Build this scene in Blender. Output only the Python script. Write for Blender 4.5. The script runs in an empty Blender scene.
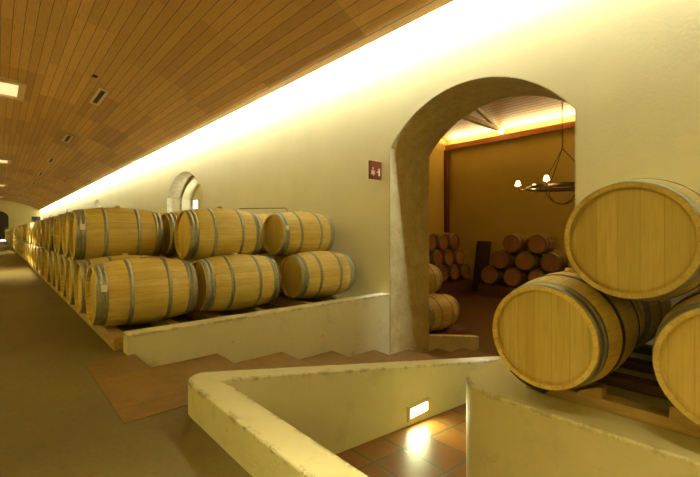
import bpy, bmesh, math, random
from mathutils import Vector, Matrix
random.seed(7)
PI = math.pi
C = bpy.context.scene
COL = C.collection
CAMH = 1.06

# ------------------------------------------------------------------ materials
def new_mat(name):
    m = bpy.data.materials.new(name); m.use_nodes = True
    nt = m.node_tree; nt.nodes.clear()
    out = nt.nodes.new('ShaderNodeOutputMaterial')
    b = nt.nodes.new('ShaderNodeBsdfPrincipled')
    nt.links.new(b.outputs[0], out.inputs[0])
    return m, nt, b

class N:
    def __init__(s, nt): s.nt = nt
    def n(s, t, **kw):
        x = s.nt.nodes.new(t)
        for k, v in kw.items(): setattr(x, k, v)
        return x
    def l(s, a, b): s.nt.links.new(a, b)
    def coord(s, which='Object', scale=(1,1,1), rot=(0,0,0)):
        c = s.n('ShaderNodeTexCoord'); mp = s.n('ShaderNodeMapping')
        mp.inputs['Scale'].default_value = scale; mp.inputs['Rotation'].default_value = rot
        s.l(c.outputs[which], mp.inputs[0]); return mp.outputs[0]
    def noise(s, vec, scale, detail=4, rough=.6):
        x = s.n('ShaderNodeTexNoise'); x.inputs['Scale'].default_value = scale
        x.inputs['Detail'].default_value = detail; x.inputs['Roughness'].default_value = rough
        s.l(vec, x.inputs['Vector']); return x.outputs[0]
    def ramp(s, fac, stops):
        r = s.n('ShaderNodeValToRGB'); e = r.color_ramp.elements
        while len(e) > 1: e.remove(e[-1])
        e[0].position = stops[0][0]; e[0].color = (*stops[0][1], 1)
        for p, c in stops[1:]:
            q = e.new(p); q.color = (*c, 1)
        s.l(fac, r.inputs[0]); return r.outputs[0]
    def mix(s, a, b, fac, mode='MIX'):
        m = s.n('ShaderNodeMix', data_type='RGBA', blend_type=mode)
        for k, v in ((6, a), (7, b), (0, fac)):
            if isinstance(v, (tuple, list)): m.inputs[k].default_value = (*v, 1)
            elif isinstance(v, (int, float)): m.inputs[k].default_value = v
            else: s.l(v, m.inputs[k])
        return m.outputs[2]
    def math(s, op, a, b=None, c=None):
        m = s.n('ShaderNodeMath', operation=op)
        for i, v in enumerate((a, b, c)):
            if v is None: continue
            if isinstance(v, (int, float)): m.inputs[i].default_value = v
            else: s.l(v, m.inputs[i])
        return m.outputs[0]
    def bump(s, h, strength, dist, bsdf):
        b = s.n('ShaderNodeBump'); b.inputs['Strength'].default_value = strength
        b.inputs['Distance'].default_value = dist
        s.l(h, b.inputs['Height']); s.l(b.outputs[0], bsdf.inputs['Normal'])

def edge_mask(g, radius):
    bv = g.n('ShaderNodeBevel', samples=4); bv.inputs['Radius'].default_value = radius
    ge = g.n('ShaderNodeNewGeometry')
    d = g.n('ShaderNodeVectorMath', operation='DOT_PRODUCT')
    g.l(bv.outputs[0], d.inputs[0]); g.l(ge.outputs['True Normal'], d.inputs[1])
    return g.math('SUBTRACT', 1.0, d.outputs['Value'])

def plaster(name, c1, c2, chips=False, rough=.75, bump=.15, scale=1.2):
    m, nt, b = new_mat(name); g = N(nt)
    v = g.coord()
    n1 = g.noise(v, scale, 5); n2 = g.noise(v, 14, 5)
    col = g.ramp(n1, [(.3, c1), (.7, c2)])
    col = g.mix(col, (c1[0]*.8, c1[1]*.78, c1[2]*.7), g.ramp(n2, [(.62, (0,0,0)), (.8, (.45,)*3)]))
    if chips:
        em = edge_mask(g, .05)
        chip = g.noise(v, 9, 6, .75)
        chipm = g.math('GREATER_THAN', g.math('MULTIPLY', em, g.ramp(chip, [(.49, (0,0,0)), (.57, (1,1,1))])), .04)
        col = g.mix(col, (.12, .085, .03), g.math('MULTIPLY', chipm, .8))
        spots = g.noise(v, 22, 3, .5)
        col = g.mix(col, (.28, .22, .09), g.ramp(spots, [(.71, (0,0,0)), (.76, (.7,)*3)]))
        dirt = g.noise(v, 3, 6, .7)
        col = g.mix(col, (.38, .31, .13), g.ramp(dirt, [(.55, (0,0,0)), (.8, (.5,)*3)]))
    g.l(col, b.inputs['Base Color'])
    b.inputs['Roughness'].default_value = rough
    g.bump(g.noise(v, 40, 6, .6), bump, .01, b)
    return m

M = {}
M['wall'] = plaster('cream_plaster', (.74,.68,.35), (.79,.73,.39))
M['lowwall'] = plaster('chipped_cream_paint', (.70,.66,.38), (.77,.73,.45), chips=True, rough=.6, bump=.3)
M['plinth'] = plaster('worn_cream_paint', (.63,.58,.30), (.69,.64,.34), chips=True, rough=.6, bump=.25)
M['rendered'] = plaster('ochre_plaster', (.60,.48,.10), (.68,.56,.14), scale=.8)
# stone reveal
m, nt, b = new_mat('rough_stone_reveal'); g = N(nt); v = g.coord()
n1 = g.noise(v, 5, 8, .8); n2 = g.noise(v, 38, 8, .8)
col = g.ramp(n1, [(.3, (.46,.37,.14)), (.5, (.62,.53,.24)), (.68, (.74,.66,.34))])
col = g.mix(col, (.22,.16,.06), g.ramp(n2, [(.56, (0,0,0)), (.66, (.8,)*3)]))
col = g.mix(col, (.70,.64,.42), g.ramp(n2, [(.32, (.7,)*3), (.46, (0,0,0))]))
g.l(col, b.inputs['Base Color']); b.inputs['Roughness'].default_value = .85
g.bump(n2, .6, .02, b); M['stone'] = m
M['palestone'] = plaster('pale_rough_plaster', (.52,.44,.24), (.74,.66,.38), rough=.85, bump=.5, scale=9)
# concrete
m, nt, b = new_mat('worn_concrete'); g = N(nt); v = g.coord()
n1 = g.noise(v, .9, 6, .65); n2 = g.noise(v, 30, 5, .7)
col = g.ramp(n1, [(.3, (.115,.085,.025)), (.7, (.18,.14,.045))])
col = g.mix(col, (.08,.058,.018), g.ramp(n2, [(.5, (0,0,0)), (.75, (.7,)*3)]))
g.l(col, b.inputs['Base Color']); b.inputs['Roughness'].default_value = .48
g.bump(n2, .12, .005, b); M['concrete'] = m

def tiles(name, ca, cb, grout, sx, sy, rough, mortar=.012, offset=0.0, bumps=.3):
    m, nt, b = new_mat(name); g = N(nt); v = g.coord()
    br = g.n('ShaderNodeTexBrick'); br.offset = offset; br.squash = 1
    br.inputs['Scale'].default_value = 1; br.inputs['Brick Width'].default_value = sx
    br.inputs['Row Height'].default_value = sy; br.inputs['Mortar Size'].default_value = mortar
    br.inputs['Mortar Smooth'].default_value = .2
    br.inputs['Color1'].default_value = (*ca, 1); br.inputs['Color2'].default_value = (*cb, 1)
    br.inputs['Mortar'].default_value = (*grout, 1); br.inputs['Bias'].default_value = 0
    g.l(v, br.inputs['Vector'])
    n = g.noise(v, 5, 6, .7)
    col = g.mix(br.outputs['Color'], (ca[0]*.45, ca[1]*.45, ca[2]*.5), g.ramp(n, [(.45, (0,0,0)), (.75, (.75,)*3)]))
    g.l(col, b.inputs['Base Color'])
    b.inputs['Roughness'].default_value = rough
    h = g.math('SUBTRACT', 1.0, br.outputs['Fac'])
    g.bump(g.math('ADD', h, g.math('MULTIPLY', n, .5)), bumps, .01, b)
    return m
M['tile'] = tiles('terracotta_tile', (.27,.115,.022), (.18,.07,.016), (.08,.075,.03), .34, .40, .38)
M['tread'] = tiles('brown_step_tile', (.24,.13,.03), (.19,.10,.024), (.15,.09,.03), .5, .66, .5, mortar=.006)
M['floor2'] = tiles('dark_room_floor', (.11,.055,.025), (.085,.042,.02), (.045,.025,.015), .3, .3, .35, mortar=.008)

# ceiling boards (UV: u along the hall, v across the vault)
def boards(name, ca, cb, groove, ln, wd, mortar=.009, off=.5, uv=True, rough=.5):
    m, nt, b = new_mat(name); g = N(nt); v = g.coord('UV' if uv else 'Object')
    sx = g.n('ShaderNodeSeparateXYZ'); g.l(v, sx.inputs[0])
    u, w = sx.outputs[0], sx.outputs[1]
    row = g.math('FLOOR', g.math('DIVIDE', w, wd))
    grp = g.math('FLOOR', g.math('DIVIDE', row, 5.0))
    wn0 = g.n('ShaderNodeTexWhiteNoise', noise_dimensions='1D'); g.l(grp, wn0.inputs['W'])
    shift = g.math('MULTIPLY', wn0.outputs['Value'], ln)
    seg = g.math('FLOOR', g.math('DIVIDE', g.math('ADD', u, shift), ln))
    cmb = g.n('ShaderNodeCombineXYZ'); g.l(row, cmb.inputs[0]); g.l(seg, cmb.inputs[1])
    wn = g.n('ShaderNodeTexWhiteNoise', noise_dimensions='2D'); g.l(cmb.outputs[0], wn.inputs['Vector'])
    cmb2 = g.n('ShaderNodeCombineXYZ'); g.l(grp, cmb2.inputs[0]); g.l(seg, cmb2.inputs[1])
    wn2 = g.n('ShaderNodeTexWhiteNoise', noise_dimensions='2D'); g.l(cmb2.outputs[0], wn2.inputs['Vector'])
    fac = g.math('ADD', g.math('MULTIPLY', wn.outputs['Value'], .42), g.math('MULTIPLY', wn2.outputs['Value'], .58))
    col = g.mix(ca, cb, fac)
    mp = g.n('ShaderNodeMapping'); mp.inputs['Scale'].default_value = (1.2, 22, 1)
    g.l(v, mp.inputs[0])
    gr = g.noise(mp.outputs[0], 3, 5, .6)
    col = g.mix(col, (ca[0]*.55, ca[1]*.5, ca[2]*.45), g.ramp(gr, [(.45, (0,0,0)), (.8, (.6,)*3)]))
    fr = g.math('FRACT', g.math('DIVIDE', w, wd))
    gm = g.math('LESS_THAN', fr, mortar/wd)
    fj = g.math('FRACT', g.math('DIVIDE', g.math('ADD', u, shift), ln))
    gj = g.math('LESS_THAN', fj, .004/ln)
    gm = g.math('MAXIMUM', gm, gj)
    col = g.mix(col, groove, gm)
    g.l(col, b.inputs['Base Color']); b.inputs['Roughness'].default_value = rough
    g.bump(g.math('SUBTRACT', 1.0, gm), .4, .01, b)
    return m
M['ceiling'] = boards('ceiling_boards', (.35,.175,.038), (.66,.37,.095), (.06,.028,.008), 2.6, .157)
M['ceiling2'] = boards('pale_roof_boards', (.50,.30,.12), (.62,.40,.18), (.10,.05,.02), 3.0, .14, mortar=.02)

# oak staves
def oak(name, c1, c2, c3, stave=True):
    m, nt, b = new_mat(name); g = N(nt); v = g.coord()
    info = g.n('ShaderNodeObjectInfo')
    sx = g.n('ShaderNodeSeparateXYZ'); g.l(v, sx.inputs[0])
    if stave:
        ang = g.math('ARCTAN2', g.math('SUBTRACT', sx.outputs[2], .33), sx.outputs[1])
        q = g.math('MULTIPLY', ang, 28/(2*PI))
        mp = g.n('ShaderNodeMapping'); mp.inputs['Scale'].default_value = (1.5, 14, 14)
        g.l(v, mp.inputs[0])
    else:
        q = g.math('ADD', g.math('DIVIDE', sx.outputs[1], .092), .5)
        mp = g.n('ShaderNodeMapping'); mp.inputs['Scale'].default_value = (8, 22, 1.6)
        g.l(v, mp.inputs[0])
    ro = g.n('ShaderNodeVectorMath', operation='ADD')
    rc = g.n('ShaderNodeCombineXYZ'); g.l(g.math('MULTIPLY', info.outputs['Random'], 31.0), rc.inputs[0]); g.l(g.math('MULTIPLY', info.outputs['Random'], 17.0), rc.inputs[2])
    g.l(mp.outputs[0], ro.inputs[0]); g.l(rc.outputs[0], ro.inputs[1])
    idx = g.math('FLOOR', q)
    cb = g.n('ShaderNodeCombineXYZ'); g.l(idx, cb.inputs[0]); g.l(g.math('MULTIPLY', info.outputs['Random'], 91.7), cb.inputs[1])
    wn = g.n('ShaderNodeTexWhiteNoise', noise_dimensions='2D'); g.l(cb.outputs[0], wn.inputs['Vector'])
    col = g.mix(c1, c2, wn.outputs['Value'])
    gr = g.noise(ro.outputs[0], 4, 6, .65)
    col = g.mix(col, c3, g.ramp(gr, [(.42, (0,0,0)), (.72, (.65,)*3)]))
    st = g.noise(ro.outputs[0], .35, 3, .6)
    col = g.mix(col, (c3[0]*.9, c3[1]*.7, c3[2]*.5), g.ramp(st, [(.55, (0,0,0)), (.75, (.55,)*3)]))
    fr = g.math('FRACT', q)
    jm = g.math('LESS_THAN', g.math('ABSOLUTE', g.math('SUBTRACT', fr, .5)), .475)
    jn = g.math('SUBTRACT', 1.0, jm)
    col = g.mix(col, (c3[0]*.55, c3[1]*.5, c3[2]*.4), g.math('MULTIPLY', jn, .45 if stave else .3))
    br = g.math('ADD', .82, g.math('MULTIPLY', info.outputs['Random'], .32))
    hs = g.n('ShaderNodeHueSaturation'); g.l(br, hs.inputs['Value']); g.l(col, hs.inputs['Color'])
    g.l(hs.outputs[0], b.inputs['Base Color']); b.inputs['Roughness'].default_value = .5
    g.bump(g.math('ADD', g.math('MULTIPLY', jm, .6), g.math('MULTIPLY', gr, .3)), .25, .004, b)
    return m
M['stave'] = oak('oak_staves', (.67,.51,.13), (.78,.62,.19), (.52,.35,.07))
M['head'] = oak('oak_head', (.66,.51,.15), (.74,.58,.19), (.55,.40,.095), stave=False)
def metal(name, c, rough, met=.85):
    m, nt, b = new_mat(name); g = N(nt); v = g.coord()
    n = g.noise(v, 25, 6, .75)
    g.l(g.ramp(n, [(.35, tuple(x*.65 for x in c)), (.65, c)]), b.inputs['Base Color'])
    g.l(g.ramp(n, [(.3, (rough*.8,)*3), (.7, (min(1, rough*1.3),)*3)]), b.inputs['Roughness'])
    b.inputs['Metallic'].default_value = met
    return m
M['darkstave'] = oak('dark_brown_staves', (.25,.16,.06), (.34,.22,.09), (.15,.09,.03))  # darker, redder oak for the back room barrels
M['darkhead'] = oak('dark_red_head', (.42,.20,.07), (.50,.25,.09), (.30,.13,.04), stave=False)
M['hoop'] = metal('galvanised_hoop', (.46,.45,.35), .42, .7)
M['darkhoop'] = metal('dark_steel_hoop', (.14,.13,.11), .45, .8)
M['iron'] = metal('wrought_iron', (.10,.075,.04), .5, .6)
def plain(name, c, rough=.6, met=0, n=.15):
    m, nt, b = new_mat(name); g = N(nt); v = g.coord()
    g.l(g.ramp(g.noise(v, 12, 4), [(.3, tuple(x*(1-n) for x in c)), (.7, c)]), b.inputs['Base Color'])
    b.inputs['Roughness'].default_value = rough; b.inputs['Metallic'].default_value = met
    return m
def woodm(name, c1, c2, scale=(2,18,18), rough=.6):
    m, nt, b = new_mat(name); g = N(nt); v = g.coord(scale=scale)
    n = g.noise(v, 2.2, 6, .65)
    g.l(g.ramp(n, [(.3, c1), (.7, c2)]), b.inputs['Base Color']); b.inputs['Roughness'].default_value = rough
    g.bump(n, .2, .005, b); return m
M['rail'] = woodm('pine_rail', (.34,.22,.07), (.55,.38,.13), (14,1.5,14))
M['darkrail'] = woodm('dark_brown_rail', (.10,.065,.03), (.2,.13,.055), (14,1.5,14))  # dark brown timber for the rails behind the front one
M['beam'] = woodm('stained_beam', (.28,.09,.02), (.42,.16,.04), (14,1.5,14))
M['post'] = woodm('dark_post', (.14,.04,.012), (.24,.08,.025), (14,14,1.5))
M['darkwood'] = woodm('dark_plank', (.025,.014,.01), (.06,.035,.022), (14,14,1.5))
M['truss'] = woodm('grey_truss', (.45,.40,.30), (.58,.53,.42))
M['brickplinth'] = plain('brown_masonry', (.17,.075,.03), .8, n=.4)
M['bung'] = plain('bung_wood', (.74,.58,.28), .6)
M['sticker'] = plain('white_sticker', (.78,.76,.66), .5, n=.03)
M['rubber'] = plain('black_rubber', (.02,.02,.018), .5)
M['white'] = plain('white_paint', (.85,.83,.78), .5, n=.04)
M['black'] = plain('black_void', (.01,.009,.008), .6)
M['sign'] = plain('red_brown_sign', (.15,.035,.008), .45)
M['pink'] = plain('pale_print', (.80,.55,.45), .5, n=.03)
M['doordark'] = plain('dark_door_paint', (.02,.013,.011), .5)
M['frame'] = plain('lamp_frame_wood', (.66,.48,.28), .5)
M['bronze'] = plain('bulkhead_frame', (.7,.62,.3), .45, n=.2)
def emit(name, c, s):
    m, nt, b = new_mat(name)
    b.inputs['Base Color'].default_value = (*c, 1)
    b.inputs['Emission Color'].default_value = (*c, 1); b.inputs['Emission Strength'].default_value = s
    return m
M['lampglow'] = emit('ceiling_lamp_glow', (1,.74,.38), 1.0)
M['bulkglow'] = emit('bulkhead_glow', (1,1,.6), 6)
M['shadeglow'] = emit('candle_shade_glow', (1,.72,.30), 7)
M['dayglow'] = emit('daylight_pane', (.95,.97,1), 6)

# ------------------------------------------------------------------ mesh helpers
def link_obj(name, bm, mats, parent=None, smooth=False):
    me = bpy.data.meshes.new(name)
    bmesh.ops.recalc_face_normals(bm, faces=bm.faces)
    bm.to_mesh(me); bm.free()
    for mm in (mats if isinstance(mats, (list, tuple)) else [mats]): me.materials.append(M[mm])
    if smooth:
        for p in me.polygons: p.use_smooth = True
    o = bpy.data.objects.new(name, me); COL.objects.link(o)
    if parent: o.parent = parent
    return o
def thing(name, label, cat, loc=(0,0,0), rz=0, group=None):
    o = bpy.data.objects.new(name, None); COL.objects.link(o); o.empty_display_size = .1
    o.location = loc; o.rotation_euler = (0,0,rz)
    return tag(o, label, cat, group)
def tag(o, label=None, cat=None, group=None, kind=None):
    if label: o['label'] = label
    if cat: o['category'] = cat
    if group: o['group'] = group
    if kind: o['kind'] = kind
    return o
def struct(name, bm, mats, smooth=False):
    o = link_obj(name, bm, mats, smooth=smooth); o['kind'] = 'structure'; return o
def box(bm, x0, x1, y0, y1, z0, z1, mi=0):
    v = [bm.verts.new((x, y, z)) for z in (z0, z1) for y in (y0, y1) for x in (x0, x1)]
    for f in ((0,2,3,1),(4,5,7,6),(0,1,5,4),(2,6,7,3),(0,4,6,2),(1,3,7,5)):
        fc = bm.faces.new([v[i] for i in f]); fc.material_index = mi
    return v
def bevel(o, w=.01, seg=2):
    md = o.modifiers.new('bevel', 'BEVEL'); md.width = w; md.segments = seg; md.limit_method = 'ANGLE'
    md.angle_limit = .6; return o
def prism(bm, pts, z0, z1, mi=0):
    """pts: list of (x,y) ; z0/z1 numbers or functions of (x,y)"""
    f0 = z0 if callable(z0) else (lambda x, y: z0); f1 = z1 if callable(z1) else (lambda x, y: z1)
    a = [bm.verts.new((x, y, f0(x, y))) for x, y in pts]; b = [bm.verts.new((x, y, f1(x, y))) for x, y in pts]
    n = len(pts)
    bm.faces.new(a[::-1]).material_index = mi; bm.faces.new(b).material_index = mi
    for i in range(n):
        bm.faces.new((a[i], a[(i+1) % n], b[(i+1) % n], b[i])).material_index = mi
def lathe_x(bm, prof, seg, zc=0., yc=0., mi=0, close=False, smooth=True):
    """prof: list of (x, r) turned about an axis along x through (yc, zc)"""
    rings = []
    for x, r in prof:
        if r < 1e-6: rings.append([bm.verts.new((x, yc, zc))])
        else: rings.append([bm.verts.new((x, yc + r*math.cos(2*PI*k/seg), zc + r*math.sin(2*PI*k/seg))) for k in range(seg)])
    if close: rings.append(rings[0])
    for a, b in zip(rings, rings[1:]):
        for k in range(seg):
            k2 = (k+1) % seg
            if len(a) == 1: vs = (a[0], b[k], b[k2])
            elif len(b) == 1: vs = (a[k], b[0], a[k2])
            else: vs = (a[k], b[k], b[k2], a[k2])
            f = bm.faces.new(vs); f.material_index = mi; f.smooth = smooth
def lathe_z(bm, prof, seg, cx=0, cy=0, mi=0, close=False):
    rings = []
    for r, z in prof:
        if r < 1e-6: rings.append([bm.verts.new((cx, cy, z))])
        else: rings.append([bm.verts.new((cx + r*math.cos(2*PI*k/seg), cy + r*math.sin(2*PI*k/seg), z)) for k in range(seg)])
    if close: rings.append(rings[0])
    for a, b in zip(rings, rings[1:]):
        for k in range(seg):
            k2 = (k+1) % seg
            if len(a) == 1: vs = (a[0], b[k2], b[k])
            elif len(b) == 1: vs = (a[k], a[k2], b[0])
            else: vs = (a[k], a[k2], b[k2], b[k])
            f = bm.faces.new(vs); f.material_index = mi; f.smooth = True
def tube(bm, pts, r, seg=8, mi=0):
    pts = [Vector(p) for p in pts]; rings = []
    up = Vector((0, 0, 1)); prev = None
    for i, p in enumerate(pts):
        t = (pts[min(i+1, len(pts)-1)] - pts[max(i-1, 0)]).normalized()
        ref = prev if prev else (Vector((1, 0, 0)) if abs(t.z) > .9 else up)
        a = t.cross(ref).normalized(); b = a.cross(t).normalized(); prev = b
        rings.append([bm.verts.new(p + r*(math.cos(2*PI*k/seg)*a + math.sin(2*PI*k/seg)*b)) for k in range(seg)])
    for A, B in zip(rings, rings[1:]):
        for k in range(seg):
            f = bm.faces.new((A[k], A[(k+1) % seg], B[(k+1) % seg], B[k])); f.material_index = mi; f.smooth = True
    bm.faces.new(rings[0][::-1]).material_index = mi; bm.faces.new(rings[-1]).material_index = mi

def area(name, loc, sx, sy, power, col, rot=(0,0,0), spread=PI):
    l = bpy.data.lights.new(name, 'AREA'); l.shape = 'RECTANGLE'; l.size = sx; l.size_y = sy
    l.energy = power; l.color = col; l.spread = spread
    o = bpy.data.objects.new(name, l); COL.objects.link(o); o.location = loc; o.rotation_euler = rot
    return o
def point(name, loc, power, col, r=.05):
    l = bpy.data.lights.new(name, 'POINT'); l.energy = power; l.color = col; l.shadow_soft_size = r
    o = bpy.data.objects.new(name, l); COL.objects.link(o); o.location = loc; return o

# ------------------------------------------------------------------ the barrel
R, RR, L = .33, .28, .91
def rad(x):
    t = abs(2*x/L)
    return R - (R-RR)*t**1.9
HOOPS = [(-.449,.052), (-.395,.038), (-.19,.040), (.150,.040), (.357,.038), (.397,.052)]
def stave_bm(bm, seg, mi=0):
    outer = [(-L/2 + L*i/20, rad(-L/2 + L*i/20)) for i in range(21)]
    lathe_x(bm, outer, seg, R, mi=mi)
    for s in (-1, 1):      # chime edge and the inside of the rim
        e = s*L/2
        lathe_x(bm, [(e, RR), (e, RR-.022)], seg, R, mi=mi, smooth=False)
        lathe_x(bm, [(e, RR-.022), (e - s*.04, RR-.014)], seg, R, mi=mi)
def head_bm(bm, s, seg, mi=0):
    e = s*(L/2-.034)
    lathe_x(bm, [(e, 0), (e, RR-.035)], seg, R, mi=mi, smooth=False)
    lathe_x(bm, [(e, RR-.035), (e - s*.006, RR-.008)], seg, R, mi=mi)
def hoop_bm(bm, x0, w, seg, mi=0, t=.0022):
    a, b = rad(x0), rad(x0+w)
    lathe_x(bm, [(x0, a-.003), (x0, a+t), (x0+w, b+t), (x0+w, b-.003)], seg, R, mi=mi)
def bung_bm(bm, mi=0):
    lathe_z(bm, [(0, 2*R+.022), (.030, 2*R+.022), (.034, 2*R-.01), (0, 2*R-.01)], 12, mi=mi)

def proto_full(hoopmats, seg=56, sm='stave', hm_='head'):
    r = bpy.data.objects.new('wine_barrel', None); COL.objects.link(r); r.empty_display_size = .2
    bm = bmesh.new(); stave_bm(bm, seg); link_obj('staves', bm, sm, r)
    for s in (-1, 1):
        bm = bmesh.new(); head_bm(bm, s, seg); link_obj('barrel_head', bm, hm_, r)
    for (x, w), hm in zip(HOOPS, hoopmats):
        bm = bmesh.new(); hoop_bm(bm, x, w, seg); link_obj('hoop', bm, hm, r)
    bm = bmesh.new(); bung_bm(bm); link_obj('bung', bm, 'bung', r)
    return r
def proto_far(seg=28):
    bm = bmesh.new(); stave_bm(bm, seg, 0)
    for s in (-1, 1): head_bm(bm, s, seg, 1)
    for x, w in HOOPS: hoop_bm(bm, x, w, seg, 2)
    bung_bm(bm, 3)
    me_o = link_obj('wine_barrel', bm, ['stave', 'head', 'hoop', 'bung'])
    return me_o
P_GALV = proto_full(['hoop']*6)
P_MIX = proto_full(['hoop', 'hoop', 'darkhoop', 'darkhoop', 'hoop', 'hoop'])
P_DARK = proto_full(['hoop']*6, 40, 'darkstave', 'darkhead')
P_FAR = proto_far()
USED = set()
def barrel(proto, x, y, zc, label, group, rz=0, sticker=False):
    """x, y: centre of the barrel on plan, zc: height of its axis"""
    if proto.name in USED:
        r = proto.copy(); COL.objects.link(r)
        for ch in PARTS[proto.name]:
            c = ch.copy(); COL.objects.link(c); c.parent = r
    else:
        USED.add(proto.name); PARTS[proto.name] = list(proto.children); r = proto
    r.location = (x, y, zc-R); r.rotation_euler = (0, 0, rz)
    tag(r, label, 'barrel', group)
    if sticker:
        bm = bmesh.new(); a0 = PI - .30; n = 4; w = .045
        rows = []
        for i in range(n+1):
            a = a0 + (i/n-.5)*.22
            rows.append([bm.verts.new((xx, (rad(xx)+.0055)*math.cos(a), R + (rad(xx)+.0055)*math.sin(a))) for xx in (-.415, -.415+w)])
        for p, q in zip(rows, rows[1:]): bm.faces.new((p[0], p[1], q[1], q[0]))
        s = link_obj('label_sticker', bm, 'sticker', r)
        s['label'] = 'small white sticker on the hoops'
    return r
PARTS = {}
ORD = ['first','second','third','fourth','fifth','sixth','seventh','eighth','ninth','tenth','eleventh','twelfth','thirteenth',
       'fourteenth','fifteenth','sixteenth','seventeenth','eighteenth','nineteenth','twentieth']

# ------------------------------------------------------------------ setting
WP, WB = 4.16, 5.07          # front and back face of the main wall
H0, H1 = -6.0, 61.0          # ends of the hall
LW = -3.96
# aisle floor slab
bm = bmesh.new()
box(bm, LW, .88, 2.43, 3.75, -1.35, 0)
box(bm, LW, .86, H0, 2.43, -1.35, 0)
box(bm, LW, .835, 3.75, H1, -1.35, 0); box(bm, .835, WP-.001, 3.925, H1, -1.35, 0)
struct('floor', bm, 'concrete')
bm = bmesh.new(); box(bm, .52, .885, 2.435, 3.75, -.05, .004)
o = link_obj('stone_landing', bm, 'tread'); tag(o, 'reddish brown tiled landing set in the concrete at the head of the stairs', 'landing')
# stairs
t = thing('staircase', 'brown tiled stairs going down between two low cream walls', 'stairs', (.88, 3.09, -1.1))
for k in range(1, 8):
    bm = bmesh.new(); p0 = .88 + .735*(k-1); zt = -.137*k
    box(bm, p0-.88+(.006 if k == 1 else 0), p0+.735-.88, -.652, .648, -.2, zt+1.1)
    o = link_obj('step', bm, 'tread', t); bevel(o, .01)
# ramp
def rz_(p): return -.62 - .08*(p-1.95)
bm = bmesh.new()
prism(bm, [(1.0,-4),(2.30,-4),(2.30,2.25),(1.0,2.25)], -1.35, lambda x, y: rz_(x))
prism(bm, [(2.30,1.15),(7.9,1.15),(7.9,2.25),(2.30,2.25)], -1.35, lambda x, y: rz_(x))
struct('floor_ramp', bm, 'tile')
# second room floor
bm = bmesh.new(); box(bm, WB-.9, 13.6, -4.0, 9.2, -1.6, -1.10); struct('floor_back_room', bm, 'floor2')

# parapet wrapping round the ramp
def ztop(x, y=0): return .19 - .187*max(0, x-.93)
bm = bmesh.new()
outer, inner = [], []
outer.append((.82, -4.0)); inner.append((1.0, -4.0))
for hh in [-2, 0, 1.5, 2.1]: outer.append((.82, hh)); inner.append((1.0, min(hh, 2.1)))
r_ = .15
for i in range(0, 7):
    a = PI - (PI/2)*i/6
    outer.append((.82+r_+r_*math.cos(a), 2.43-r_+r_*math.sin(a)))
    inner.append((1.0+.06+.06*math.cos(a), 2.25-.06+.06*math.sin(a)))
for p in [1.3, 2, 3, 4, 5, 6.6]: outer.append((p, 2.43)); inner.append((p, 2.25))
V = []
for (a, b) in zip(outer, inner):
    V.append([bm.verts.new((a[0], a[1], -1.3)), bm.verts.new((a[0], a[1], ztop(a[0]))),
              bm.verts.new((b[0], b[1], ztop(b[0]))), bm.verts.new((b[0], b[1], -1.3))])
for A, B in zip(V, V[1:]):
    for i in range(4):
        bm.faces.new((A[i], A[(i+1) % 4], B[(i+1) % 4], B[i]))
bm.faces.new(V[0]); bm.faces.new(V[-1][::-1])
o = struct('wall_parapet', bm, 'lowwall'); bevel(o, .009, 2)
# low wall beside the barrels
bm = bmesh.new(); box(bm, .83, WP+.02, 3.755, 3.93, -1.3, .175)
o = struct('wall_stair_side', bm, 'lowwall'); bevel(o, .009, 2)
bm = bmesh.new()
prism(bm, [(WB+.0,3.755),(6.62,3.755),(6.70,3.80),(6.70,3.90),(6.62,3.93),(WB,3.93)], -1.3, lambda x, y: -.585 - .19*(x-WB))
o = struct('wall_stair_end', bm, 'lowwall'); bevel(o, .009, 2)

# foreground plinth
pts = []
Hc, rc = 1.48, .30
pts += [(2.22, -3.2)]
for i in range(0, 13):
    a = PI - (PI/2)*i/12
    pts.append((2.22+rc+rc*math.cos(a), Hc-rc+rc*math.sin(a)))
pts += [(WP-.01, Hc), (WP-.01, -3.2)]
bm = bmesh.new(); prism(bm, pts, -1.3, .075)
o = link_obj('barrel_plinth', bm, 'plinth'); bevel(o, .015, 3)
tag(o, 'cream painted plinth with a rounded corner carrying the foreground barrels', 'plinth')

# main wall with arched openings
ARCH = [(2.54, 1.21, 1.19, .62), (12.1, 1.48, 1.12, .70), (25.8, 1.48, 1.12, .70), (38.4, 1.48, 1.12, .70), (51.5, 1.48, 1.12, .70)]
ZT, ZB = 4.55, -1.35
def arch_pts(c, hw, sp, rise, n=32):
    Rr = (hw*hw + rise*rise)/(2*rise); cz = CAMH + sp + rise - Rr
    a0 = math.asin(hw/Rr); out = []
    for i in range(n+1):
        a = -a0 + 2*a0*i/n
        out.append((c + Rr*math.sin(a), cz + Rr*math.cos(a)))
    return out
bm = bmesh.new()
edges = [H0]
for c, hw, sp, rise in ARCH: edges += [c-hw, c+hw]
edges.append(H1)
for i in range(0, len(edges), 2):
    box(bm, WP, WB, edges[i], edges[i+1], ZB, ZT)
for c, hw, sp, rise in ARCH:
    pt = arch_pts(c, hw, sp, rise)
    for (ya, za), (yb, zb) in zip(pt, pt[1:]):
        q = [[bm.verts.new((X, y, z)) for y, z in ((ya, za), (yb, zb), (yb, ZT), (ya, ZT))] for X in (WP, WB)]
        bm.faces.new(q[0]); bm.faces.new(q[1][::-1])
        for j in range(4): bm.faces.new((q[0][j], q[0][(j+1) % 4], q[1][(j+1) % 4], q[1][j]))
wall_main = bm
struct('wall_right', wall_main, 'wall')
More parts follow.
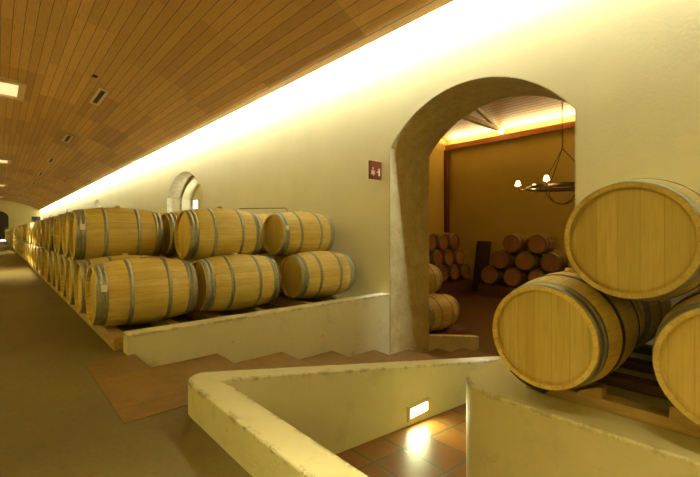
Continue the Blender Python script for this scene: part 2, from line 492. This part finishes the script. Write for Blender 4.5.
# stone lining of each reveal (jambs and soffit), proud by a hair
def reveal(c, hw, sp, rise, p0, p1, t=.012, zb=ZB):
    bm = bmesh.new(); pt = arch_pts(c, hw, sp, rise)
    line = [(c-hw, zb)] + pt + [(c+hw, zb)]
    pin = arch_pts(c, hw-t, sp, rise-t); lin = [(c-hw+t, zb)] + pin + [(c+hw-t, zb)]
    a = [[bm.verts.new((X, y, z)) for y, z in line] for X in (p0, p1)]
    b = [[bm.verts.new((X, y, z)) for y, z in lin] for X in (p0, p1)]
    for i in range(len(line)-1):
        bm.faces.new((b[0][i], b[0][i+1], b[1][i+1], b[1][i]))
        bm.faces.new((a[0][i], a[0][i+1], b[0][i+1], b[0][i]))
        bm.faces.new((a[1][i], a[1][i+1], b[1][i+1], b[1][i]))
    for f in bm.faces: f.smooth = False
    return bm
struct('trim_1', reveal(*ARCH[0], WP-.002, WB+.002), 'stone')
for i, A in enumerate(ARCH[1:]):
    struct('trim_%d' % (i+2), reveal(*A, WP-.002, 4.6, zb=0), 'palestone')
    B = (A[0], A[1]-.0, A[2]-.02, A[3]-.03)
    struct('trim_%d' % (i+12), reveal(*B, 4.6, WB-.1, t=.07, zb=0), 'wall')
    bm = bmesh.new(); box(bm, WB-.12, WB-.02, A[0]-A[1]-.02, A[0]+A[1]+.02, -.02, CAMH+A[2]+A[3]+.05)
    struct('wall_niche_%d' % (i+1), bm, 'wall')
    area('window_light', (WB-.18, A[0]+.6, CAMH+1.1), .5, .5, 9, (1,.95,.8), rot=(0, math.radians(90), 0))
    w = thing('window_%d' % (i+1), None, None, (WB-.12, A[0]+1.08, CAMH+.92)); w['kind'] = 'structure'
    bm = bmesh.new(); box(bm, -.012, -.004, -.19, .19, -.13, .13); link_obj('pane', bm, 'dayglow', w)
    bm = bmesh.new()
    for y0, y1, z0, z1 in ((-.23,.23,.13,.17), (-.23,.23,-.17,-.13), (-.23,-.19,-.13,.13), (.19,.23,-.13,.13)): box(bm, -.02, 0, y0, y1, z0, z1)
    link_obj('window_frame', bm, 'white', w)
# left wall and end walls
bm = bmesh.new(); box(bm, LW-.2, LW, H0, H1, -.0, ZT); struct('wall_left', bm, 'wall')
bm = bmesh.new(); box(bm, LW-.2, WB, H1, H1+.2, -.0, 5.0); struct('wall_far', bm, 'wall')
bm = bmesh.new(); box(bm, LW-.2, WB, H0-.2, H0, -1.35, 5.0); struct('wall_near', bm, 'wall')
# dark arched doorway and dark side door on the far wall
d = thing('door_1', None, None, (0, H1, 0)); d['kind'] = 'structure'
bm = bmesh.new()
pp = [(-1.0, 0)] + [(0 - 1.0*math.cos(PI*i/20), 2.75 + .75*math.sin(PI*i/20)) for i in range(21)] + [(1.0, 0)]
a = [bm.verts.new((x, -.06, z)) for x, z in pp]; b = [bm.verts.new((x, -.0, z)) for x, z in pp]
bm.faces.new(a); bm.faces.new(b[::-1])
for i in range(len(pp)): bm.faces.new((a[i], a[(i+1) % len(pp)], b[(i+1) % len(pp)], b[i]))
link_obj('door_leaf', bm, 'doordark', d)
bm = bmesh.new(); box(bm, -.95, .95, -.075, -.062, .02, .12); link_obj('threshold_daylight', bm, 'dayglow', d)  # glowing strip stands in for daylight at the foot of the door
d = thing('door_2', None, None, (3.5, H1, 0)); d['kind'] = 'structure'
bm = bmesh.new(); box(bm, -.4, .45, -.05, 0, 0, 2.93); link_obj('door_leaf', bm, 'doordark', d)

# vaulted board ceiling
def zc_(p): return CAMH + 3.70 - .072*(p-.1)**2
def vault(bm, z_off, flip=False, uvl=None):
    ps = [-3.7 + 7.6*i/48 for i in range(49)]
    arc = [0]
    for a, b in zip(ps, ps[1:]): arc.append(arc[-1] + math.hypot(b-a, zc_(b)-zc_(a)))
    r = [[bm.verts.new((p, y, zc_(p)+z_off)) for p in ps] for y in (H0, H1)]
    for i in range(48):
        f = bm.faces.new((r[0][i], r[0][i+1], r[1][i+1], r[1][i])); f.smooth = True
        uv = [(H0, arc[i]), (H0, arc[i+1]), (H1, arc[i+1]), (H1, arc[i])]
        for lp, q in zip(f.loops, uv): lp[uvl].uv = q
    return r
bm = bmesh.new(); uvl = bm.loops.layers.uv.new('UVMap')
lo = vault(bm, 0, uvl=uvl); hi = vault(bm, .035, uvl=uvl)
for i in (0, -1): bm.faces.new((lo[0][i], lo[1][i], hi[1][i], hi[0][i]))
for f in bm.faces: pass
struct('ceiling', bm, 'ceiling')
bm = bmesh.new(); box(bm, 3.2, WB, H0, H1, ZT, ZT+.1); box(bm, LW-.2, -3.0, H0, H1, ZT, ZT+.1)
struct('ceiling_cove', bm, 'white')

# ceiling lamps, vents, sensor
for i, hh in enumerate([-.6, 13.3, 27.0, 41.0, 54.5]):
    z = zc_(.1)
    lab = ['square recessed ceiling lamp in a timber frame directly above the near end of the aisle',
           'square recessed ceiling lamp in a timber frame, largest one at the left edge',
           'square recessed ceiling lamp above mid aisle, second along from the left edge',
           'square recessed ceiling lamp far down the hall, third along', 'square recessed ceiling lamp nearest the far end wall'][i]
    t = thing('ceiling_light', lab, 'ceiling light', (.1, hh, z-.002), 0, 'recessed ceiling lamps')
    bm = bmesh.new()
    for x0, x1, y0, y1 in ((-.44,.44,-.80,-.62), (-.44,.44,.62,.80), (-.44,-.30,-.62,.62), (.30,.44,-.62,.62)): box(bm, x0, x1, y0, y1, -.07, .0)
    link_obj('lamp_frame', bm, 'frame', t)
    bm = bmesh.new(); box(bm, -.30, .30, -.62, .62, -.02, -.012); link_obj('diffuser', bm, 'lampglow', t)
for i in range(8):
    hh = 11.7 + 5.95*i; p = 1.93; sl = -.144*(p-.1)
    far = ['nearest the camera', 'second from the camera', 'third from the camera', 'fourth from the camera'][i] if i < 4 else None
    lab = ('slotted vent in the board ceiling, ' + far) if far else 'tiny slotted vent in the board ceiling far down the hall'
    t = thing('ceiling_vent', lab, 'vent', (p, hh, zc_(p)-.004), 0, 'ceiling vents')
    t.rotation_euler = (0, -math.atan(sl), 0)
    bm = bmesh.new()
    for x0, x1, y0, y1 in ((-.11,-.05,-.72,.72), (.05,.11,-.72,.72), (-.05,.05,-.72,-.60), (-.05,.05,.60,.72)): box(bm, x0, x1, y0, y1, -.02, 0)
    link_obj('vent_frame', bm, 'frame', t)
    bm = bmesh.new(); box(bm, -.05, .05, -.60, .60, -.008, -.002); link_obj('slot', bm, 'black', t)
bm = bmesh.new(); lathe_z(bm, [(0, -.03), (.05, -.03), (.06, 0), (0, 0)], 16)
o = link_obj('ceiling_sensor', bm, 'darkwood'); o.location = (1.64, 10.4, zc_(1.64)); tag(o, 'small dark round sensor on the board ceiling', 'sensor')

# ------------------------------------------------------------------ barrels by the aisle
ZL = .463; ZU = ZL + .562
G = ['oak barrels in the lower layer', 'oak barrels in the upper layer']
def jit(a): return random.uniform(-a, a)
NEAR = 14
for i in range(74):                                   # aisle-side column, lower layer
    y = 4.38 + .72*i if i else 4.38
    full = i < NEAR
    if i == 0: lab = 'lower oak barrel at the head of the low wall, nearest the aisle, bright steel hoops'
    elif i < 20: lab = 'oak barrel in the lower aisle-side layer, %s along from the low wall' % ORD[i]
    else: lab = 'distant oak barrel in the lower aisle-side layer, beyond the twentieth'
    barrel(P_GALV if full else P_FAR, .66+L/2+jit(.02), y, ZL, lab, G[0], jit(.02) if i else 0, sticker=i < 8)
for i in range(73):                                   # aisle-side column, upper layer
    y = 5.46 + .72*i
    full = i < NEAR
    if i == 0: lab = 'upper oak barrel at the near end of the aisle row, white sticker on its hoop'
    elif i < 20: lab = 'oak barrel in the upper aisle-side layer, %s along from the near end' % ORD[i]
    else: lab = 'distant oak barrel in the upper aisle-side layer, beyond the twentieth'
    barrel(P_GALV if full else P_FAR, .655+L/2+jit(.02), y, ZU+.003, lab, G[1], jit(.02), sticker=i < 8)
for ci, (pc, nm) in enumerate(((1.66, 'middle'), (2.87, 'wall-side'))):
    for i in range(7):
        y = 4.38 + .72*i
        lab = ['lower oak barrel of the %s column, right against the low wall' % nm][0] if i == 0 else \
              'lower oak barrel of the %s column, %s back from the low wall' % (nm, ORD[i])
        barrel(P_GALV, pc+(.03 if ci else 0)+L/2+jit(.01), y, ZL, lab, G[0], jit(.02))
        lab = 'upper oak barrel at the near end of the %s column' % nm if i == 0 else \
              'upper oak barrel of the %s column, %s back from the near end' % (nm, ORD[i])
        barrel(P_GALV, pc-.035+L/2+jit(.01), 4.74+.72*i, ZU+.004, lab, G[1], jit(.02), sticker=(i == 0 and ci == 1))
# rails under the stacks
for ci, pc in enumerate((.66, 1.66, 2.87)):
    for k, off in enumerate((.16, .68)):
        y0 = 3.98
        n = 0
        while y0 < (H1-3 if ci == 0 else 9.2):
            y1 = y0 + 5.6
            bm = bmesh.new(); box(bm, -.05, .05, 0, y1-y0-.02, 0, .128)
            o = link_obj('barrel_rail', bm, 'rail'); o.location = (pc+off, y0, .002); bevel(o, .006)
            side = ['aisle-side', 'middle', 'wall-side'][ci]; fb = ['front', 'rear'][k]
            lab = 'timber rail, %s one under the near end of the %s barrels' % (fb, side) if n == 0 else \
                  ('timber rail, %s one further back under the %s barrels' % (fb, side) if ci else 'timber rail, %s one of the pair under distant aisle-side barrels' % fb)
            tag(o, lab, 'rail', 'rails under the barrels')
            y0 = y1; n += 1
# thin rod lying on top of the barrels
bm = bmesh.new(); tube(bm, [(2.50, 5.06, ZU+R+.03), (2.75, 4.96, ZU+R+.04), (3.08, 4.77, ZU+R+.048), (3.10, 4.77, ZU+R+.012)], .006, 6)
o = link_obj('metal_rod', bm, 'iron'); tag(o, 'thin dark rod lying across the upper barrels by the wall', 'rod')

# ------------------------------------------------------------------ foreground barrels
GF = 'foreground barrels on the plinth'
barrel(P_MIX, 2.22+L/2, .89, .48, 'large foreground oak barrel, lower left of the plinth, scratched steel hoop', GF)
tb = barrel(P_MIX, 2.26+L/2, .505, 1.02, 'top foreground oak barrel resting across the two below', GF, .01)
for ch in tb.children:      # this barrel lies with its bung turned to the far side
    if ch.name.startswith('bung'):
        ch.matrix_local = Matrix.Translation((0, 0, R)) @ Matrix.Rotation(-math.radians(55), 4, 'X') @ Matrix.Translation((0, 0, -R))
barrel(P_MIX, 2.24+L/2, .112, .478, 'foreground oak barrel cut off by the right edge of the photo', GF, -.01)
barrel(P_GALV, 3.195+L/2, .89, .48, 'rear oak barrel hidden behind the lower left foreground barrel', GF)
barrel(P_GALV, 3.20+L/2, .112, .48, 'rear oak barrel hidden behind the right edge foreground barrel', GF)
barrel(P_GALV, 3.21+L/2, .505, 1.02, 'rear oak barrel hidden behind the top foreground barrel', GF)
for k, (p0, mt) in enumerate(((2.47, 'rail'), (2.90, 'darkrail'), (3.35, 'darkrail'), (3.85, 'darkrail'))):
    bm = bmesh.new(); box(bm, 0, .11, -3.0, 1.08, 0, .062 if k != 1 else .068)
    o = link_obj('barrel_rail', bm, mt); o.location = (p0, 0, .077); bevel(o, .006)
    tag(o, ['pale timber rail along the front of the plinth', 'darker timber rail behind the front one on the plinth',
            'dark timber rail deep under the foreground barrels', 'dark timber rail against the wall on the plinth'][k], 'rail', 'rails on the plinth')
def chock(x, y, s, lab, mat='rail', z=.14):
    bm = bmesh.new()
    pr = [(0, 0), (.12, 0), (.12, .012), (.02, .06), (0, .06)]
    a = [bm.verts.new((0, s*u, w)) for u, w in pr]; b = [bm.verts.new((.09, s*u, w)) for u, w in pr]
    bm.faces.new(a); bm.faces.new(b[::-1])
    for i in range(5): bm.faces.new((a[i], a[(i+1) % 5], b[(i+1) % 5], b[i]))
    o = link_obj('chock', bm, mat); o.location = (x, y, z); tag(o, lab, 'chock', 'wooden chocks'); return o
chock(2.46, .66, 1, 'small wooden chock on the right of the lower left foreground barrel')
chock(2.46, .37, -1, 'small wooden chock on the left of the right edge foreground barrel')
# black rubber foot at the rail end
bm = bmesh.new()
A = []
for i in range(9):
    a = -PI/2 + (-PI*.02) + .62*i/8
    A.append([bm.verts.new((x, math.sin(-.10 + .62*i/8 + .18)*rr, -math.cos(-.10 + .62*i/8 + .18)*rr)) for x in (0, .12) for rr in (.335, .362)])
for p, q in zip(A, A[1:]):
    for a, b in ((0,1),(1,3),(3,2),(2,0)): bm.faces.new((p[a], p[b], q[b], q[a]))
bm.faces.new([A[0][i] for i in (0,1,3,2)]); bm.faces.new([A[-1][i] for i in (0,2,3,1)])
o = link_obj('rubber_cradle', bm, 'rubber'); o.location = (2.345, .89, .483); tag(o, 'black curved rubber cradle under the left side of the lower left foreground barrel', 'cradle')

# ------------------------------------------------------------------ wall sign
t = thing('wall_sign', 'red-brown square sign with two pale symbols beside the arch', 'sign', (WP-.126, 3.92, CAMH+.885), PI/2)
bm = bmesh.new(); box(bm, -.012, .008, -.125, .125, -.13, .13); link_obj('sign_plate', bm, 'sign', t)
bm = bmesh.new()
for a in (0, 60, 120):   # splayed figure
    ca, sa = math.cos(math.radians(a+30)), math.sin(math.radians(a+30))
    for s in (1,):
        w, l = .010, .048
        pts4 = [(-l, -w), (l, -w*.6), (l, w*.6), (-l, w)]
        bm.faces.new([bm.verts.new((-.0135-.0004*a/60, .055 + u*ca - q*sa, -.03 + u*sa + q*ca)) for u, q in pts4])
lathe_x(bm, [(-.0142, 0), (-.0142, .014)], 12, .028, .055, smooth=False)
link_obj('pictogram', bm, 'pink', t)
bm = bmesh.new(); box(bm, -.0145, -.0125, -.088, -.056, -.075, .03); box(bm, -.0140, -.0125, -.05, -.02, -.03, -.015); link_obj('pictogram', bm, 'pink', t)

# bulkhead lamp in the parapet
t = thing('wall_lamp', 'lit brick-shaped lamp recessed in the parapet above the terracotta ramp', 'lamp', (2.88, 2.25, CAMH-1.634))
bm = bmesh.new()
for x0, x1, z0, z1 in ((-.155,.155,.045,.068), (-.155,.155,-.068,-.045), (-.155,-.13,-.045,.045), (.13,.155,-.045,.045)): box(bm, x0, x1, -.02, .0, z0, z1)
link_obj('lamp_frame', bm, 'bronze', t)
bm = bmesh.new(); box(bm, -.13, .13, -.012, -.004, -.045, .045); link_obj('lamp_glass', bm, 'bulkglow', t)

# ------------------------------------------------------------------ second room
BW, BL = 13.5, 9.08
WTOP = CAMH + 3.47
bm = bmesh.new(); box(bm, BW, BW+.2, -4, BL+.2, -1.2, WTOP+.15); struct('wall_back_room', bm, 'rendered')
bm = bmesh.new(); box(bm, WB, BW+.2, BL, BL+.2, -1.2, 6.3); struct('wall_back_room_left', bm, 'rendered')
bm = bmesh.new(); box(bm, WB, BW+.2, -4.2, -4, -1.2, 6.3); struct('wall_back_room_right', bm, 'rendered')
bm = bmesh.new(); box(bm, WB-.1, WB+.0, -4.2, BL+.2, 4.30, 6.3); struct('wall_back_room_front', bm, 'rendered')
bm = bmesh.new(); box(bm, BW-.12, BW, -4, BL, WTOP-.19, WTOP); struct('trim_beam', bm, 'beam')
bm = bmesh.new(); box(bm, 0, .2, 0, .13, 0, WTOP-.20+1.1)
o = link_obj('corner_post', bm, 'post'); o.location = (BW-.21, BL-.14, -1.10); tag(o, 'dark red-brown timber post in the corner of the back room', 'post')
# sloping board roof
bm = bmesh.new(); uvl = bm.loops.layers.uv.new('UVMap')
rp = [(BW+.2, WTOP+.16-.06), (9.3, WTOP+.16+1.26), (WB-.1, WTOP+.16)]
u0 = 0
for (xa, za), (xb, zb) in zip(rp, rp[1:]):
    ln = math.hypot(xb-xa, zb-za)
    f = bm.faces.new([bm.verts.new(q) for q in ((xa, -4.2, za), (xb, -4.2, zb), (xb, BL+.2, zb), (xa, BL+.2, za))])
    for lp, q in zip(f.loops, ((-4.2, u0), (-4.2, u0+ln), (BL+.2, u0+ln), (BL+.2, u0))): lp[uvl].uv = q
    u0 += ln
o = struct('ceiling_back_room', bm, 'ceiling2')
sd = o.modifiers.new('thick', 'SOLIDIFY'); sd.thickness = .06; sd.offset = 1
for hh, w in ((6.66, 'visible through the arch'), (2.3, 'nearer the chandelier')):
    t = thing('roof_truss', 'grey timber roof truss in the back room, %s' % w, 'truss', (9.3, hh, WTOP+.1), 0, 'roof trusses')
    bm = bmesh.new(); box(bm, -4.1, 4.1, -.06, .06, -.02, .12); link_obj('tie_beam', bm, 'truss', t)
    for s in (-1, 1):
        bm = bmesh.new()
        pr = [(s*4.1, .0), (0, 1.2), (0, 1.04), (s*4.1, -.12+.02)]
        a = [bm.verts.new((x, -.05, z)) for x, z in pr]; b = [bm.verts.new((x, .05, z)) for x, z in pr]
        bm.faces.new(a); bm.faces.new(b[::-1])
        for i in range(4): bm.faces.new((a[i], a[(i+1) % 4], b[(i+1) % 4], b[i]))
        link_obj('rafter', bm, 'truss', t)
# masonry plinths
PT = -.75
bm = bmesh.new(); box(bm, 12.35, BW-.01, 2.2, 7.05, -1.1, PT)
o = link_obj('barrel_plinth', bm, 'brickplinth'); tag(o, 'low brown masonry plinth under the barrel pyramid along the back wall', 'plinth')
bm = bmesh.new(); box(bm, 9.0, BW-.01, 7.98, BL-.16, -1.1, PT)
o = link_obj('barrel_plinth', bm, 'brickplinth'); tag(o, 'low brown masonry plinth under barrels by the left wall of the back room', 'plinth')
bm = bmesh.new(); box(bm, 5.45, 6.55, 3.95, 6.2, -1.1, PT)
o = link_obj('barrel_plinth', bm, 'brickplinth'); tag(o, 'low masonry plinth just inside the arch beside the stairs', 'plinth')
ZB2 = PT + R + .003; DV = .55
GP = 'barrels in the pyramid by the back wall'
p = 12.38 + L/2
for lay, hs in enumerate(((6.68, 5.88, 5.08, 4.30, 3.52), (6.28, 5.48, 4.68, 3.91), (5.88, 5.08))):
    for i, hh in enumerate(hs):
        nm = ['bottom', 'middle', 'top'][lay]
        barrel(P_DARK, p, hh, ZB2 + .553*lay, 'oak barrel in the %s layer of the back wall pyramid, %s from the left' % (nm, ORD[i]), GP, jit(.03))
GL = 'barrels stacked by the left wall of the back room'
for lay, (p0, n) in enumerate(((13.15, 6), (12.80, 6), (12.45, 5))):
    for i in range(n):
        nm = ['bottom', 'middle', 'top'][lay]
        barrel(P_DARK, p0-.7*i, 8.0+L/2, ZB2 + .56*lay, 'oak barrel, %s layer, left wall of back room, %s from the corner' % (nm, ORD[i]), GL, PI/2)
GA = 'barrels just inside the arch'
barrel(P_GALV, 5.49+L/2, 4.29, ZB2, 'oak barrel just inside the arch beside the jamb, lower one', GA)
barrel(P_GALV, 5.49+L/2, 5.01, ZB2, 'lower oak barrel just inside the arch, behind the jamb', GA)
barrel(P_GALV, 5.45+L/2, 4.65, ZB2+.562, 'oak barrel just inside the arch beside the jamb, upper one', GA)
# dark leaning panel
bm = bmesh.new(); box(bm, 0, .05, -.27, .27, 0, 1.86)
o = link_obj('leaning_plank', bm, 'darkwood'); o.location = (13.02, 7.42, -1.095); o.rotation_euler = (0, .22, 0)
tag(o, 'dark wooden plank leaning on the back wall between two barrel stacks', 'plank')

# chandelier
cx, cy, cz = 9.0, 3.15, CAMH+.96
t = thing('chandelier', 'black wrought iron ring chandelier with small lit shades', 'chandelier', (cx, cy, cz))
RG = .70
bm = bmesh.new(); lathe_z(bm, [(RG-.012, -.03), (RG+.012, -.03), (RG+.012, .03), (RG-.012, .03)], 48, close=True); link_obj('ring', bm, 'iron', t)
bm = bmesh.new(); lathe_z(bm, [(.30-.01, -.02), (.30+.01, -.02), (.30+.01, .02), (.30-.01, .02)], 32, close=True); link_obj('inner_ring', bm, 'iron', t)
ztop_ = WTOP + .16 + 1.15
bm = bmesh.new()
zz = .82; k = 0
while cz + zz < ztop_:
    q = []
    for j in range(13):
        a = 2*PI*j/12
        u, w = .016*math.cos(a), .034*math.sin(a)
        q.append((u if k % 2 else 0, 0 if k % 2 else u, zz + .03 + w))
    tube(bm, q, .005, 5); zz += .054; k += 1
link_obj('chain', bm, 'iron', t)
base = math.atan2(-.671, .742)     # screen right as an angle on plan
for j in range(6):
    a = base - math.radians(137 + 60*j)
    ca, sa = math.cos(a), math.sin(a)
    bm = bmesh.new(); tube(bm, [(RG*ca, RG*sa, 0), (RG*.5*ca, RG*.5*sa, .41), (0, 0, .83)], .009, 6)
    if j % 2 == 0: link_obj('hanging_rod', bm, 'iron', t)
    else: bm.free()
    bm = bmesh.new(); tube(bm, [(.3*ca, .3*sa, 0), (RG*ca, RG*sa, -.0), (.80*ca, .80*sa, -.035), (.86*ca, .86*sa, -.02), (.88*ca, .88*sa, .02)], .012, 6)
    arm = link_obj('arm', bm, 'iron', t)
    bm = bmesh.new(); lathe_z(bm, [(0, .015), (.035, .015), (.045, .03), (.014, .032), (.012, .08), (0, .08)], 12, .88*ca, .88*sa); link_obj('candle_cup', bm, 'iron', arm)
    bm = bmesh.new(); lathe_z(bm, [(.032, .17), (.062, .07)], 16, .88*ca, .88*sa); link_obj('lamp_shade', bm, 'shadeglow', arm)
for s in (0, 1):
    bm = bmesh.new(); aa = base + s*PI/2 + .2
    q = [(.42*math.cos(PI*i/16)*math.cos(aa), .42*math.cos(PI*i/16)*math.sin(aa), -.36*math.sin(PI*i/16)) for i in range(17)]
    tube(bm, q, .010, 6); link_obj('bowl_strap', bm, 'iron', t)

# ------------------------------------------------------------------ lights
COVE = (.95, .97, .92)
seg = 6.7
n = int((H1-H0)/seg)
for i in range(n):
    y = H0 + seg*(i+.5)
    area('cove_light', (3.95, y, 4.18), .08, seg, 1050, COVE, rot=(0, -math.radians(84), 0))
    area('cove_light', (-3.78, y, 4.25), .08, seg, 570, (1,.86,.40), rot=(0, math.radians(55), 0))  # left cove is unseen, presumed to match; put in warm as fill
for hh in (-.6, 13.3, 27.0, 41.0, 54.5):
    area('downlight', (.1, hh, zc_(.1)-.06), .56, 1.2, 85 if hh < 20 else 45, (1,.84,.42), spread=math.radians(60))
area('bulkhead_light', (2.88, 2.232, CAMH-1.634), .25, .08, 7, (.95,1,.5), rot=(-PI/2, 0, 0))
for j in range(6):
    a = base - math.radians(137 + 60*j)
    point('candle_light', (cx+.88*math.cos(a), cy+.88*math.sin(a), cz+.13), 50, (1,.66,.24), .05)
area('roof_uplight', (BW-.25, 2.6, WTOP+.02), .1, 12.5, 270, (1,.82,.42), rot=(PI,0,0))
for i in range(4):
    pass
w = bpy.data.worlds.new('world'); C.world = w; w.use_nodes = True
w.node_tree.nodes['Background'].inputs[0].default_value = (0,0,0,1)

# ------------------------------------------------------------------ camera
cam = bpy.data.cameras.new('camera'); co = bpy.data.objects.new('camera', cam); COL.objects.link(co)
co.location = (0, 0, CAMH); co.rotation_euler = (PI/2, 0, -math.atan2(.671, .7415))
cam.sensor_width = 36; cam.lens = 390/700*36; cam.shift_y = -6.5/700; cam.clip_end = 200; cam.clip_start = .05
C.camera = co
C.view_settings.view_transform = 'Standard'; C.view_settings.look = 'None'
C.view_settings.exposure = 0; C.view_settings.gamma = 1
